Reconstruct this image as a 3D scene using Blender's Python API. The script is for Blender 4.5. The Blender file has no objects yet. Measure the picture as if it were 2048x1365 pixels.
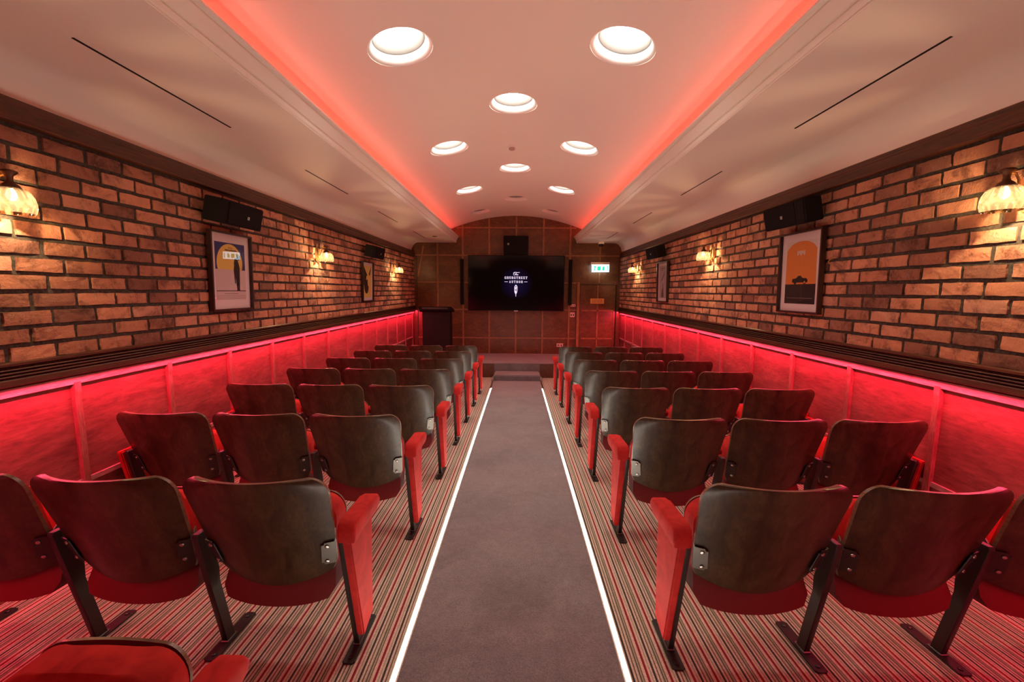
import bpy, bmesh, math, random
from mathutils import Vector, Matrix
random.seed(7)
C = bpy.context.scene
COL = C.collection

# ------------------------------------------------------------------ camera, world, exposure
PITCH, YAW, ROLL = 0.11897, -0.014154, 0.006928
CAM = Vector((0.0173, 0.0, 1.5915))
F = Vector((math.sin(YAW)*math.cos(PITCH), math.cos(YAW)*math.cos(PITCH), -math.sin(PITCH)))
R0 = Vector((math.cos(YAW), -math.sin(YAW), 0.0)); U0 = R0.cross(F)
RT = R0*math.cos(ROLL) + U0*math.sin(ROLL); UP = -R0*math.sin(ROLL) + U0*math.cos(ROLL)
cam_data = bpy.data.cameras.new('camera'); cam = bpy.data.objects.new('camera', cam_data); COL.objects.link(cam)
cam_data.sensor_width = 36.0; cam_data.lens = 839.92/2048*36.0; cam_data.clip_start = 0.02; cam_data.clip_end = 60
m = Matrix((RT, UP, -F)).transposed().to_4x4(); m.translation = CAM
cam.matrix_world = m
C.camera = cam
w = bpy.data.worlds.new('world'); C.world = w; w.use_nodes = True
w.node_tree.nodes['Background'].inputs[0].default_value = (0.9, 0.55, 0.45, 1)
w.node_tree.nodes['Background'].inputs[1].default_value = 0.0
C.view_settings.view_transform = 'Standard'; C.view_settings.look = 'None'
C.view_settings.exposure = 0.38; C.view_settings.gamma = 1.0; C.view_settings.use_curve_mapping = False
C.cycles.use_denoising = True
C.cycles.max_bounces = 10; C.cycles.diffuse_bounces = 6; C.cycles.glossy_bounces = 4
C.cycles.transmission_bounces = 6; C.cycles.transparent_max_bounces = 12
C.cycles.sample_clamp_indirect = 6.0
C.cycles.caustics_reflective = False; C.cycles.caustics_refractive = False

YB, YE = -1.0, 10.87          # back wall, end wall
SLOPE = 0.0388                # the floor falls towards the stage
CX = -0.045                   # centre line of the room
TILT = -math.atan(SLOPE)
def fz(y): return -SLOPE*y
STAGE_Z = -0.036

def area(name, loc, rot, sx, sy, power, color, spread=math.pi):
    l = bpy.data.lights.new(name, 'AREA'); l.shape = 'RECTANGLE'; l.size = sx; l.size_y = sy
    l.energy = power; l.color = color; l.spread = spread
    o = bpy.data.objects.new(name, l); o.location = loc; o.rotation_euler = rot; COL.objects.link(o); return o
LEN = YE - YB - 0.05; YM = (YB + YE)/2
P_COVE, P_DADO = 18.5, 118.0
P_DOWN = 58.0
COVE_COL, DADO_COL = (1.0, 0.075, 0.06), (1.0, 0.045, 0.115)
for s in (-1, 1):
    area('cove_led', (CX + s*1.78, YM, 2.885), (0, math.radians(s*158), 0), 0.012, LEN, P_COVE, COVE_COL)
    area('dado_led', ((-2.645 if s < 0 else 2.60) - s*.027, YM, 1.069), (0, math.radians(s*20), 0), 0.012, LEN, P_DADO, DADO_COL)

# ------------------------------------------------------------------ material helpers
def mat(name, color=(0.5, 0.5, 0.5), rough=0.5, metal=0.0, **kw):
    m = bpy.data.materials.new(name); m.use_nodes = True
    b = m.node_tree.nodes['Principled BSDF']
    b.inputs['Base Color'].default_value = (*color, 1); b.inputs['Roughness'].default_value = rough
    b.inputs['Metallic'].default_value = metal
    for k, v in kw.items():
        b.inputs[k.replace('_', ' ')].default_value = v
    return m
class N:
    def __init__(s, m): s.t = m.node_tree; s.b = s.t.nodes.get('Principled BSDF')
    def n(s, typ, **kw):
        x = s.t.nodes.new(typ)
        for k, v in kw.items():
            if hasattr(x, k): setattr(x, k, v)
            else: x.inputs[k].default_value = v
        return x
    def l(s, a, b): s.t.links.new(a, b)
    def ramp(s, fac, stops, interp='LINEAR'):
        r = s.t.nodes.new('ShaderNodeValToRGB'); r.color_ramp.interpolation = interp
        e = r.color_ramp.elements
        while len(e) > 1: e.remove(e[-1])
        e[0].position = stops[0][0]; e[0].color = (*stops[0][1], 1)
        for p, c in stops[1:]:
            q = e.new(p); q.color = (*c, 1)
        s.l(fac, r.inputs[0]); return r.outputs[0]
    def coord(s, scale=(1, 1, 1), kind='Object'):
        t = s.n('ShaderNodeTexCoord'); mp = s.n('ShaderNodeMapping'); mp.inputs['Scale'].default_value = scale
        s.l(t.outputs[kind], mp.inputs[0]); return mp.outputs[0]
    def noise(s, vec, scale, detail=4, rough=0.55, dist=0.0):
        x = s.n('ShaderNodeTexNoise'); x.inputs['Scale'].default_value = scale; x.inputs['Detail'].default_value = detail
        x.inputs['Roughness'].default_value = rough; x.inputs['Distortion'].default_value = dist
        s.l(vec, x.inputs['Vector']); return x.outputs['Fac']
    def bump(s, h, strength=0.3, dist=0.01):
        x = s.n('ShaderNodeBump'); x.inputs['Strength'].default_value = strength; x.inputs['Distance'].default_value = dist
        s.l(h, x.inputs['Height']); s.l(x.outputs[0], s.b.inputs['Normal'])
    def mix(s, fac, a, b, mode='MIX'):
        x = s.n('ShaderNodeMix', data_type='RGBA', blend_type=mode)
        for src, i in ((fac, 0), (a, 6), (b, 7)):
            if hasattr(src, 'links'): s.l(src, x.inputs[i])
            else: x.inputs[i].default_value = src if i == 0 else (*src, 1)
        return x.outputs[2]
def wood(name, dark, light, rough=0.45, scale=(1, 1, 1), ringscale=6.0, coat=0.0, bump=0.12):
    m = mat(name, light, rough); n = N(m)
    v = n.coord(scale)
    f = n.noise(v, ringscale, 6, 0.6, 1.2); g = n.noise(v, ringscale*7, 3, 0.7, 0.3)
    c = n.ramp(f, [(0.28, dark), (0.5, tuple((a+b)/2 for a, b in zip(dark, light))), (0.72, light)])
    gg = n.ramp(g, [(0.3, (0.62, 0.62, 0.62)), (0.7, (1.15, 1.15, 1.15))])
    n.l(n.mix(1.0, c, gg, 'MULTIPLY'), n.b.inputs['Base Color']); n.bump(g, bump, 0.002)
    if coat: n.b.inputs['Coat Weight'].default_value = coat; n.b.inputs['Coat Roughness'].default_value = 0.25
    return m
def emis(name, color, strength):
    m = mat(name, (0, 0, 0), 0.5); b = m.node_tree.nodes['Principled BSDF']
    b.inputs['Emission Color'].default_value = (*color, 1); b.inputs['Emission Strength'].default_value = strength; return m

# ------------------------------------------------------------------ materials
def plaster():
    m = mat('ceiling_plaster', (0.88, 0.84, 0.75), 0.62); n = N(m)
    v = n.coord(); n.bump(n.noise(v, 60, 3), 0.04, 0.002); return m
M_PLASTER = plaster()
M_BAFFLE = mat('downlight_baffle', (0.26, 0.245, 0.225), 0.6)
M_WHITE_TRIM = mat('downlight_white', (0.86, 0.84, 0.80), 0.5)
def brick_mat():
    m = mat('brick', rough=0.88); n = N(m); v = n.coord()
    a = n.n('ShaderNodeVertexColor', layer_name='tone'); sp = n.n('ShaderNodeSeparateColor'); n.l(a.outputs[0], sp.inputs[0])
    base = n.ramp(sp.outputs[0], [(0.0, (0.26, 0.12, 0.08)), (0.10, (0.46, 0.21, 0.125)), (0.3, (0.64, 0.295, 0.17)), (0.6, (0.70, 0.33, 0.19)), (0.82, (0.74, 0.365, 0.22)), (1.0, (0.62, 0.33, 0.22))])
    f1 = n.noise(v, 6.5, 8, 0.75, 0.5); dark = n.ramp(f1, [(0.36, (0.36, 0.31, 0.30)), (0.50, (0.90, 0.90, 0.90)), (0.7, (1.12, 1.1, 1.05))])
    c = n.mix(1.0, base, dark, 'MULTIPLY')
    f2 = n.noise(v, 24, 7, 0.75, 0.4); sm = n.ramp(f2, [(0.56, (0, 0, 0)), (0.74, (0.38, 0.38, 0.38))])
    c = n.mix(sm, c, (0.66, 0.50, 0.42)); n.l(c, n.b.inputs['Base Color'])
    f3 = n.noise(v, 70, 6, 0.7); n.bump(f3, 1.0, 0.012); return m
M_BRICK = brick_mat()
def mortar_mat():
    m = mat('mortar', (0.085, 0.075, 0.06), 0.95); n = N(m); v = n.coord(); f = n.noise(v, 60, 5)
    n.l(n.ramp(f, [(0.3, (0.028, 0.024, 0.019)), (0.7, (0.085, 0.075, 0.058))]), n.b.inputs['Base Color']); n.bump(f, 0.6, 0.004); return m
M_MORTAR = mortar_mat()
M_DARKWOOD = wood('dark_stained_wood', (0.045, 0.014, 0.005), (0.140, 0.048, 0.017), 0.45, (6, 0.6, 6), 4, 0.1)
M_PANEL = wood('veneer_panel', (0.085, 0.028, 0.010), (0.200, 0.074, 0.024), 0.42, (1, 1, 1.6), 3.2, 0.15)
M_BATTEN = wood('panel_batten', (0.24, 0.095, 0.040), (0.42, 0.19, 0.085), 0.45, (3, 3, 0.7), 5)
M_WAINS = wood('wainscot_veneer', (0.20, 0.036, 0.036), (0.38, 0.095, 0.085), 0.5, (1, 0.5, 2.4), 3.0)
M_RAIL = wood('pine_batten', (0.34, 0.20, 0.17), (0.56, 0.42, 0.37), 0.5, (4, 0.7, 4), 4)
M_STUD = wood('stained_stud', (0.24, 0.070, 0.055), (0.42, 0.16, 0.13), 0.5, (4, 4, 0.7), 4)
def shell_mat():
    m = wood('varnished_seat_ply', (0.014, 0.0070, 0.0028), (0.072, 0.041, 0.017), 0.30, (2.0, 2.0, 0.7), 5, 0.0, 0.05)
    n = N(m); v = n.coord((1, 1, 1)); f = n.noise(v, 7, 5, 0.6)
    r = n.n('ShaderNodeMapRange'); r.inputs[1].default_value = 0.3; r.inputs[2].default_value = 0.7
    r.inputs[3].default_value = 0.34; r.inputs[4].default_value = 0.46; n.l(f, r.inputs[0]); n.l(r.outputs[0], n.b.inputs['Roughness'])
    n.b.inputs['Coat Weight'].default_value = 0.35; n.b.inputs['Coat Roughness'].default_value = 0.22; n.b.inputs['Specular IOR Level'].default_value = 0.35
    return m
M_SHELL = shell_mat()
M_PLYEDGE = wood('ply_edge', (0.07, 0.035, 0.02), (0.22, 0.12, 0.065), 0.3, (3, 3, 40), 3)
def velvet():
    m = mat('red_velvet', (0.46, 0.032, 0.026), 0.85); n = N(m); v = n.coord()
    f = n.noise(v, 11, 4, 0.6, 0.8)
    n.l(n.ramp(f, [(0.3, (0.27, 0.008, 0.008)), (0.7, (0.45, 0.021, 0.016))]), n.b.inputs['Base Color'])
    n.b.inputs['Specular IOR Level'].default_value = 0.2; n.b.inputs['Sheen Weight'].default_value = 0.06; n.b.inputs['Sheen Roughness'].default_value = 0.4
    n.b.inputs['Sheen Tint'].default_value = (1.0, 0.18, 0.14, 1)
    n.bump(n.noise(v, 400, 2), 0.15, 0.001); return m
M_VELVET = velvet()
M_UNDER_SHADE = mat('seat_underside_and_squab_shade', (0.13, 0.006, 0.007), 0.85)  # cloth of the seat board; doubles as painted shade on the squab's lower end
M_STEEL = mat('black_powder_coat', (0.022, 0.018, 0.016), 0.38)
M_BRACKET = mat('grey_steel_plate', (0.16, 0.15, 0.135), 0.38, 0.7)
M_SCREW = mat('screw_steel', (0.5, 0.48, 0.45), 0.3, 1.0)
def carpet_stripe():
    m = mat('striped_carpet', rough=0.95); n = N(m)
    t = n.n('ShaderNodeTexCoord'); sx = n.n('ShaderNodeSeparateXYZ'); n.l(t.outputs['Object'], sx.inputs[0])
    d = n.n('ShaderNodeMath', operation='DIVIDE'); n.l(sx.outputs[0], d.inputs[0]); d.inputs[1].default_value = 0.098
    fr = n.n('ShaderNodeMath', operation='FRACT'); n.l(d.outputs[0], fr.inputs[0])
    be, pk, gr, bk, br, cr = (0.52, 0.42, 0.33), (0.54, 0.38, 0.31), (0.30, 0.29, 0.20), (0.030, 0.026, 0.020), (0.15, 0.10, 0.07), (0.19, 0.007, 0.011)
    c = n.ramp(fr.outputs[0], [(0, cr), (.110, pk), (.20, gr), (.26, be), (.33, bk), (.43, be), (.52, br), (.59, be), (.65, gr), (.70, bk), (.745, gr), (.81, br), (.87, be), (.93, pk)], 'CONSTANT')
    v = n.coord(); f = n.noise(v, 160, 3, 0.7)
    g = n.ramp(f, [(0.3, (0.62, 0.62, 0.62)), (0.7, (1.2, 1.2, 1.2))])
    n.l(n.mix(1.0, c, g, 'MULTIPLY'), n.b.inputs['Base Color']); n.bump(f, 0.6, 0.004); return m
M_STRIPE = carpet_stripe()
def carpet_plain():
    m = mat('grey_cut_pile', rough=0.97); n = N(m); v = n.coord()
    f = n.noise(v, 2.6, 5, 0.62, 0.8); g = n.noise(v, 130, 3, 0.75); h = n.noise(v, 22, 3, 0.6)
    c = n.ramp(f, [(0.3, (0.115, 0.100, 0.100)), (0.5, (0.145, 0.127, 0.127)), (0.72, (0.170, 0.150, 0.148))])
    gg = n.ramp(g, [(0.3, (0.6, 0.6, 0.6)), (0.7, (1.35, 1.35, 1.35))]); hh = n.ramp(h, [(0.3, (0.88, 0.88, 0.88)), (0.7, (1.1, 1.1, 1.1))])
    n.l(n.mix(1.0, n.mix(1.0, c, gg, 'MULTIPLY'), hh, 'MULTIPLY'), n.b.inputs['Base Color'])
    n.b.inputs['Sheen Weight'].default_value = 0.25; n.bump(g, 0.7, 0.005); return m
M_CARPET = carpet_plain()
M_LED = emis('led_diffuser', (1.0, 0.90, 0.76), 46.0)
M_ALU = mat('satin_trim', (0.62, 0.50, 0.38), 0.35, 0.6)
M_BLACK = mat('matt_black', (0.005, 0.0045, 0.0045), 0.55, Specular_IOR_Level=0.2)
M_BLACKGLOSS = mat('gloss_black', (0.004, 0.004, 0.005), 0.12)
M_GRILLE = mat('speaker_grille', (0.004, 0.0035, 0.0035), 0.7, Specular_IOR_Level=0.2)
M_SILVER = mat('light_marking', (0.75, 0.72, 0.7), 0.4)
M_BRASS = mat('polished_brass', (0.85, 0.55, 0.24), 0.28, 0.9)
M_BRONZE = mat('aged_bronze', (0.12, 0.055, 0.03), 0.4, 0.7)
M_FRAME = mat('dark_picture_frame', (0.035, 0.015, 0.012), 0.35)
M_MOUNT = mat('white_mount_board', (0.78, 0.72, 0.70), 0.8)
M_LENS = emis('downlight_lens', (1.0, 0.93, 0.84), 30.0)
M_BULB = emis('bulb_glow', (1.0, 0.80, 0.50), 12.0)
M_DEAD = mat('unlit_lens', (0.05, 0.045, 0.04), 0.5)
M_BACKWALL = wood('back_wall_wood', (0.05, 0.02, 0.012), (0.14, 0.055, 0.025), 0.5)
def picture_glass():
    m = bpy.data.materials.new('picture_glass'); m.use_nodes = True; t = m.node_tree; t.nodes.remove(t.nodes['Principled BSDF'])
    o = t.nodes['Material Output']; mx = t.nodes.new('ShaderNodeMixShader'); tr = t.nodes.new('ShaderNodeBsdfTransparent'); g = t.nodes.new('ShaderNodeBsdfGlossy')
    g.inputs['Roughness'].default_value = 0.0; f = t.nodes.new('ShaderNodeLayerWeight'); f.inputs[0].default_value = 0.5; pw = t.nodes.new('ShaderNodeMath'); pw.operation = 'POWER'; pw.inputs[1].default_value = 5.0; ma = t.nodes.new('ShaderNodeMath'); ma.operation = 'MULTIPLY_ADD'; ma.inputs[1].default_value = 0.92; ma.inputs[2].default_value = 0.075
    t.links.new(f.outputs['Facing'], pw.inputs[0]); t.links.new(pw.outputs[0], ma.inputs[0]); t.links.new(ma.outputs[0], mx.inputs[0]); t.links.new(tr.outputs[0], mx.inputs[1]); t.links.new(g.outputs[0], mx.inputs[2]); t.links.new(mx.outputs[0], o.inputs[0]); return m
M_GLASS = picture_glass()
def shade_glass():
    # clear amber glass with swirled ribs; the ribs thin and thicken the light that passes
    m = bpy.data.materials.new('swirled_shade_glass'); m.use_nodes = True; t = m.node_tree; n = N(m); t.nodes.remove(t.nodes['Principled BSDF'])
    o = t.nodes['Material Output']; tc = n.n('ShaderNodeTexCoord'); sp = n.n('ShaderNodeSeparateXYZ'); t.links.new(tc.outputs['Object'], sp.inputs[0])
    at = n.n('ShaderNodeMath', operation='ARCTAN2'); t.links.new(sp.outputs[1], at.inputs[0]); t.links.new(sp.outputs[0], at.inputs[1])
    z = n.n('ShaderNodeMath', operation='MULTIPLY'); t.links.new(sp.outputs[2], z.inputs[0]); z.inputs[1].default_value = 14.0
    def wave(k, sgn):
        a = n.n('ShaderNodeMath', operation='MULTIPLY'); t.links.new(at.outputs[0], a.inputs[0]); a.inputs[1].default_value = k
        b = n.n('ShaderNodeMath', operation='ADD' if sgn > 0 else 'SUBTRACT'); t.links.new(a.outputs[0], b.inputs[0])
        zz = n.n('ShaderNodeMath', operation='MULTIPLY'); t.links.new(z.outputs[0], zz.inputs[0]); zz.inputs[1].default_value = k/4
        t.links.new(zz.outputs[0], b.inputs[1])
        c = n.n('ShaderNodeMath', operation='SINE'); t.links.new(b.outputs[0], c.inputs[0]); return c.outputs[0]
    s1, s2 = wave(9, 1), wave(9, -1)
    nz = n.noise(tc.outputs['Object'], 26, 2, 0.5)
    ad = n.n('ShaderNodeMath', operation='ADD'); t.links.new(s1, ad.inputs[0]); t.links.new(s2, ad.inputs[1])
    ad2 = n.n('ShaderNodeMath', operation='MULTIPLY_ADD'); t.links.new(nz, ad2.inputs[0]); ad2.inputs[1].default_value = 1.1; t.links.new(ad.outputs[0], ad2.inputs[2])
    col = n.ramp(ad2.outputs[0], [(0.0, (0.10, 0.08, 0.05)), (0.55, (0.22, 0.18, 0.12)), (0.80, (0.55, 0.48, 0.36)), (0.97, (1.0, 0.95, 0.82))])
    tr = t.nodes.new('ShaderNodeBsdfTransparent'); t.links.new(col, tr.inputs[0])
    g = t.nodes.new('ShaderNodeBsdfGlossy'); g.inputs['Roughness'].default_value = 0.06; g.inputs[0].default_value = (1, 0.93, 0.8, 1)
    bp = t.nodes.new('ShaderNodeBump'); bp.inputs['Distance'].default_value = 0.01; t.links.new(ad2.outputs[0], bp.inputs['Height']); t.links.new(bp.outputs[0], g.inputs['Normal'])
    tl = t.nodes.new('ShaderNodeBsdfTranslucent'); tl.inputs[0].default_value = (1, 0.85, 0.6, 1); t.links.new(bp.outputs[0], tl.inputs['Normal'])
    m1 = t.nodes.new('ShaderNodeMixShader'); m1.inputs[0].default_value = 0.035; t.links.new(tr.outputs[0], m1.inputs[1]); t.links.new(tl.outputs[0], m1.inputs[2])
    lw = t.nodes.new('ShaderNodeLayerWeight'); lw.inputs[0].default_value = .5; t.links.new(bp.outputs[0], lw.inputs['Normal']); fr = t.nodes.new('ShaderNodeMath'); fr.operation = 'MULTIPLY_ADD'; fr.inputs[1].default_value = .45; fr.inputs[2].default_value = .04; t.links.new(lw.outputs['Facing'], fr.inputs[0])
    m2 = t.nodes.new('ShaderNodeMixShader'); t.links.new(fr.outputs[0], m2.inputs[0]); t.links.new(m1.outputs[0], m2.inputs[1]); t.links.new(g.outputs[0], m2.inputs[2])
    t.links.new(m2.outputs[0], o.inputs[0]); return m
M_SHADE = shade_glass()

# ------------------------------------------------------------------ mesh helpers
def obj(name, bm, m, parent=None, smooth=False, loc=None):
    me = bpy.data.meshes.new(name)
    bmesh.ops.recalc_face_normals(bm, faces=bm.faces)
    bm.to_mesh(me); bm.free()
    for x in (m if isinstance(m, (list, tuple)) else [m]): me.materials.append(x)
    if smooth:
        for p in me.polygons: p.use_smooth = True
    o = bpy.data.objects.new(name, me); COL.objects.link(o)
    if parent: o.parent = parent
    if loc: o.location = loc
    return o
def autosmooth(o, ang=35):
    me = o.data
    bm = bmesh.new(); bm.from_mesh(me)
    for e in bm.edges:
        if len(e.link_faces) == 2 and e.calc_face_angle(0) > math.radians(ang): e.smooth = False
    for f in bm.faces: f.smooth = True
    bm.to_mesh(me); bm.free(); return o
def empty(name, loc=(0, 0, 0), rot=(0, 0, 0)):
    o = bpy.data.objects.new(name, None); o.empty_display_size = 0.1; COL.objects.link(o); o.location = loc; o.rotation_euler = rot; return o
def tag(o, label, cat, group=None):
    o['label'] = label; o['category'] = cat
    if group: o['group'] = group
    return o
def struct(o): o['kind'] = 'structure'; return o
def box(bm, x0, x1, y0, y1, z0, z1, mi=0):
    v = [bm.verts.new(p) for p in ((x0,y0,z0),(x1,y0,z0),(x1,y1,z0),(x0,y1,z0),(x0,y0,z1),(x1,y0,z1),(x1,y1,z1),(x0,y1,z1))]
    fs = [bm.faces.new([v[i] for i in q]) for q in ((0,3,2,1),(4,5,6,7),(0,1,5,4),(1,2,6,5),(2,3,7,6),(3,0,4,7))]
    for f in fs: f.material_index = mi
    return v, fs
def bbox(x0, x1, y0, y1, z0, z1, bev=0.0, seg=2):
    bm = bmesh.new(); box(bm, x0, x1, y0, y1, z0, z1)
    if bev: bmesh.ops.bevel(bm, geom=bm.edges[:], offset=bev, segments=seg, profile=0.6, affect='EDGES')
    return bm
def prism(bm, pts, y0, y1, axis='y', mi=0, cap=True):
    def P(a, b, y): return {'y': (a, y, b), 'x': (y, a, b), 'z': (a, b, y)}[axis]
    A = [bm.verts.new(P(a, b, y0)) for a, b in pts]; B = [bm.verts.new(P(a, b, y1)) for a, b in pts]
    n = len(pts); fs = []
    for i in range(n): fs.append(bm.faces.new((A[i], A[(i+1) % n], B[(i+1) % n], B[i])))
    if cap: fs.append(bm.faces.new(A[::-1])); fs.append(bm.faces.new(B))
    for f in fs: f.material_index = mi
    return fs
def lathe(bm, prof, seg=32, center=(0, 0, 0), cap0=False, cap1=False):
    rings = []
    for r, z in prof:
        rings.append([bm.verts.new((center[0]+r*math.cos(2*math.pi*k/seg), center[1]+r*math.sin(2*math.pi*k/seg), center[2]+z)) for k in range(seg)])
    for a, b in zip(rings, rings[1:]):
        for k in range(seg): bm.faces.new((a[k], a[(k+1) % seg], b[(k+1) % seg], b[k]))
    if cap0: bm.faces.new(rings[0])
    if cap1: bm.faces.new(rings[-1])
    return rings
def disc(bm, r, z, seg=32, center=(0, 0)):
    bm.faces.new([bm.verts.new((center[0]+r*math.cos(2*math.pi*k/seg), center[1]+r*math.sin(2*math.pi*k/seg), z)) for k in range(seg)])
def tube(bm, pts, r, seg=8):
    pts = [Vector(p) for p in pts]; rings = []
    for i, p in enumerate(pts):
        d = (pts[min(i+1, len(pts)-1)] - pts[max(i-1, 0)]).normalized()
        u = d.cross(Vector((0.3, 0.2, 1))).normalized(); vv = d.cross(u)
        rr = r[i] if isinstance(r, (list, tuple)) else r
        rings.append([bm.verts.new(p + u*rr*math.cos(2*math.pi*k/seg) + vv*rr*math.sin(2*math.pi*k/seg)) for k in range(seg)])
    for a, b in zip(rings, rings[1:]):
        for k in range(seg): bm.faces.new((a[k], a[(k+1) % seg], b[(k+1) % seg], b[k]))
    bm.faces.new(rings[0]); bm.faces.new(rings[-1])

# ------------------------------------------------------------------ room shell
XL, XR = -2.645, 2.60                     # brick faces
ZB0, ZB1 = 1.195, 2.47                    # brick zone
# floor: striped carpet on a slope
bm = bmesh.new()
v = [bm.verts.new(p) for p in ((-2.9, YB-.1, fz(YB-.1)), (2.9, YB-.1, fz(YB-.1)), (2.9, 9.4, fz(9.4)), (-2.9, 9.4, fz(9.4)))]
vb = [bm.verts.new(p.co - Vector((0, 0, 0.15))) for p in v]
bm.faces.new(v); bm.faces.new(vb[::-1])
for i in range(4): bm.faces.new((v[i], v[(i+1) % 4], vb[(i+1) % 4], vb[i]))
struct(obj('floor', bm, M_STRIPE))

# brick walls
def brick_wall(name, X, s, y0, y1):
    bm = bmesh.new(); lay = bm.loops.layers.color.new('tone')
    def setc(fs, c):
        for f in fs:
            for lp in f.loops: lp[lay] = (c, c, c, 1)
    # mortar bed behind
    back = X + s*0.12; bed = X + s*0.011
    _, fs = box(bm, min(back, bed), max(back, bed), y0, y1, ZB0-0.06, ZB1+0.05, 1); setc(fs, 0)
    ch, L, gap = 0.0959, 0.243, 0.0245
    rnd = random.Random(11 if s < 0 else 23)
    z = 1.188; row = 0
    while z < 2.36:
        y = y0 - rnd.random()*0.02 - (L/2 if row % 2 else 0)
        while y < y1:
            l = L*(1 + rnd.uniform(-0.035, 0.035)); a, b = max(y, y0), min(y + l - gap, y1)
            if b - a > 0.03:
                tone = 0.12 + 0.88*rnd.random()**0.8
                if rnd.random() < 0.05: tone = rnd.random()*0.12
                nz = 3; ny = max(2, int((b-a)/0.04))
                h0, h1 = z + gap/2 + rnd.uniform(-.002, .002), z + ch - gap/2 + rnd.uniform(-.002, .002)
                tilt = rnd.uniform(-.004, .004); dep = rnd.uniform(-.003, .003)
                grid = []
                for i in range(ny+1):
                    colv = []
                    for j in range(nz+1):
                        fy, fzv = i/ny, j/nz
                        edge = (i in (0, ny)) + (j in (0, nz))
                        yy = a + (b-a)*fy + (rnd.uniform(-.0022, .0022)); zz = h0 + (h1-h0)*fzv + rnd.uniform(-.0022, .0022)
                        dx = dep + tilt*(fy-.5)*2 + rnd.uniform(-.0018, .0018) + (0.0010*edge)
                        colv.append(bm.verts.new((X + s*dx, yy, zz)))
                    grid.append(colv)
                fs = []
                for i in range(ny):
                    for j in range(nz):
                        fs.append(bm.faces.new((grid[i][j], grid[i+1][j], grid[i+1][j+1], grid[i][j+1])))
                loop = [grid[i][0] for i in range(ny+1)] + [grid[ny][j] for j in range(1, nz+1)] + [grid[i][nz] for i in range(ny-1, -1, -1)] + [grid[0][j] for j in range(nz-1, 0, -1)]
                bk = [bm.verts.new((X + s*0.03, q.co.y, q.co.z)) for q in loop]
                for i in range(len(loop)): fs.append(bm.faces.new((loop[i], loop[(i+1) % len(loop)], bk[(i+1) % len(loop)], bk[i])))
                setc(fs, tone)
            y += l
        z += ch; row += 1
    o = obj(name, bm, [M_BRICK, M_MORTAR]); o.data.validate(); return struct(o)
brick_wall('wall_left', XL, -1, YB, YE)
brick_wall('wall_right', XR, 1, YB, YE)

# crown, dado and wainscot on both sides
tn = [0]
def trim(bm, m, smooth=False, name=None):
    tn[0] += 1
    o = obj(name or 'trim_%d' % tn[0], bm, m)
    if smooth: autosmooth(o, 30)
    return struct(o)
STUDS = {-1: [2.48 + 0.6865*k for k in range(-8, 13)], 1: [2.60 + 0.7*k for k in range(-8, 12)]}
for s, X in ((-1, XL), (1, XR)):
    def D(d, z): return (X + s*d, z)        # d measured outwards from the brick face (negative: into the room)
    # crown moulding in dark wood
    bm = bmesh.new()
    prism(bm, [D(.10, 2.447), D(-.024, 2.447), D(-.034, 2.451), D(-.035, 2.458), D(-.028, 2.464), D(-.016, 2.470), D(-.012, 2.492), D(-.006, 2.520), D(.004, 2.535), D(.002, 2.548), D(.010, 2.556), D(.014, 2.572), D(.020, 2.586), D(.10, 2.586)], YB, YE)
    trim(bm, M_DARKWOOD)
    # dado rail: cap, grooves, fascia
    bm = bmesh.new()
    pts = [D(.10, 1.200), D(-.004, 1.200), D(-.012, 1.193), D(-.012, 1.180)]
    for k in range(4):
        z = 1.172 - k*0.0165; d = -.013 - k*.0055
        pts += [D(d+.034, z), D(d+.034, z-.0072), D(d-.002, z-.0085), D(d-.004, z-.013)]
    pts += [D(-.034, 1.108), D(-.036, 1.080), D(-.030, 1.075), D(.005, 1.075), D(.10, 1.10)]
    prism(bm, pts, YB, YE); trim(bm, M_DARKWOOD)
    # wainscot: veneer panels, top rail, lower rail, one batten per stud
    xp = X + s*0.058
    bm = bmesh.new(); box(bm, min(xp, xp+s*.05), max(xp, xp+s*.05), YB, YE, -0.5, 1.10)
    wn = trim(bm, M_WAINS)
    xr = X + s*0.030
    bm = bmesh.new(); box(bm, min(xr, xp), max(xr, xp), YB, YE, 1.010, 1.056)
    rail = obj('rail', bm, M_RAIL, wn)
    bm = bmesh.new(); box(bm, min(xr+s*.012, xp), max(xr+s*.012, xp), YB, YE, 0.375, 0.405)
    obj('rail', bm, M_RAIL, wn)
    for y in STUDS[s]:
        bm = bmesh.new()
        x1, x2, x3 = xp, xr - s*.002, xp - s*.012
        ps = [(x1, fz(y)-.05), (x2+s*.004, fz(y)-.05), (x2+s*.004, .93), (x2, .96), (x2, 1.02), (x1, 1.02)]
        prism(bm, ps, y-.019, y+.019); obj('batten', bm, M_STUD, wn)
# carpeted end posts where the wainscot meets the end wall
# ceiling: side soffits with fascia moulding, cove to the crown
for s, nm in ((-1, 'ceiling_left'), (1, 'ceiling_right')):
    pr = [(1.535, 2.800), (1.530, 2.7975), (1.5255, 2.799), (1.524, 2.804)]
    for k in range(7):
        a = k/6*math.pi/2; pr.append((1.533 - .012*math.sin(a) - .004, 2.808 + .032*(1-math.cos(a)) + .002))
    pr += [(1.514, 2.842), (1.524, 2.846), (1.522, 2.851), (1.5105, 2.853), (1.476, 2.922), (1.484, 2.926), (1.481, 2.932), (1.469, 2.934), (1.458, 2.937), (1.452, 2.944), (1.453, 2.952), (1.462, 2.957), (1.50, 2.957), (1.56, 2.862), (2.85, 2.862), (2.85, 2.578), (2.672, 2.578)]
    for k in range(0, 17):
        a = k/16*math.pi/2
        pr.append((2.48 + .188*math.cos(a), 2.582 + .218*math.sin(a)))
    bm = bmesh.new(); prism(bm, [(CX + s*a, b) for a, b in pr], YB-.05, YE+.05)
    o = obj(nm, bm, M_PLASTER); autosmooth(o, 20); struct(o)
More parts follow.
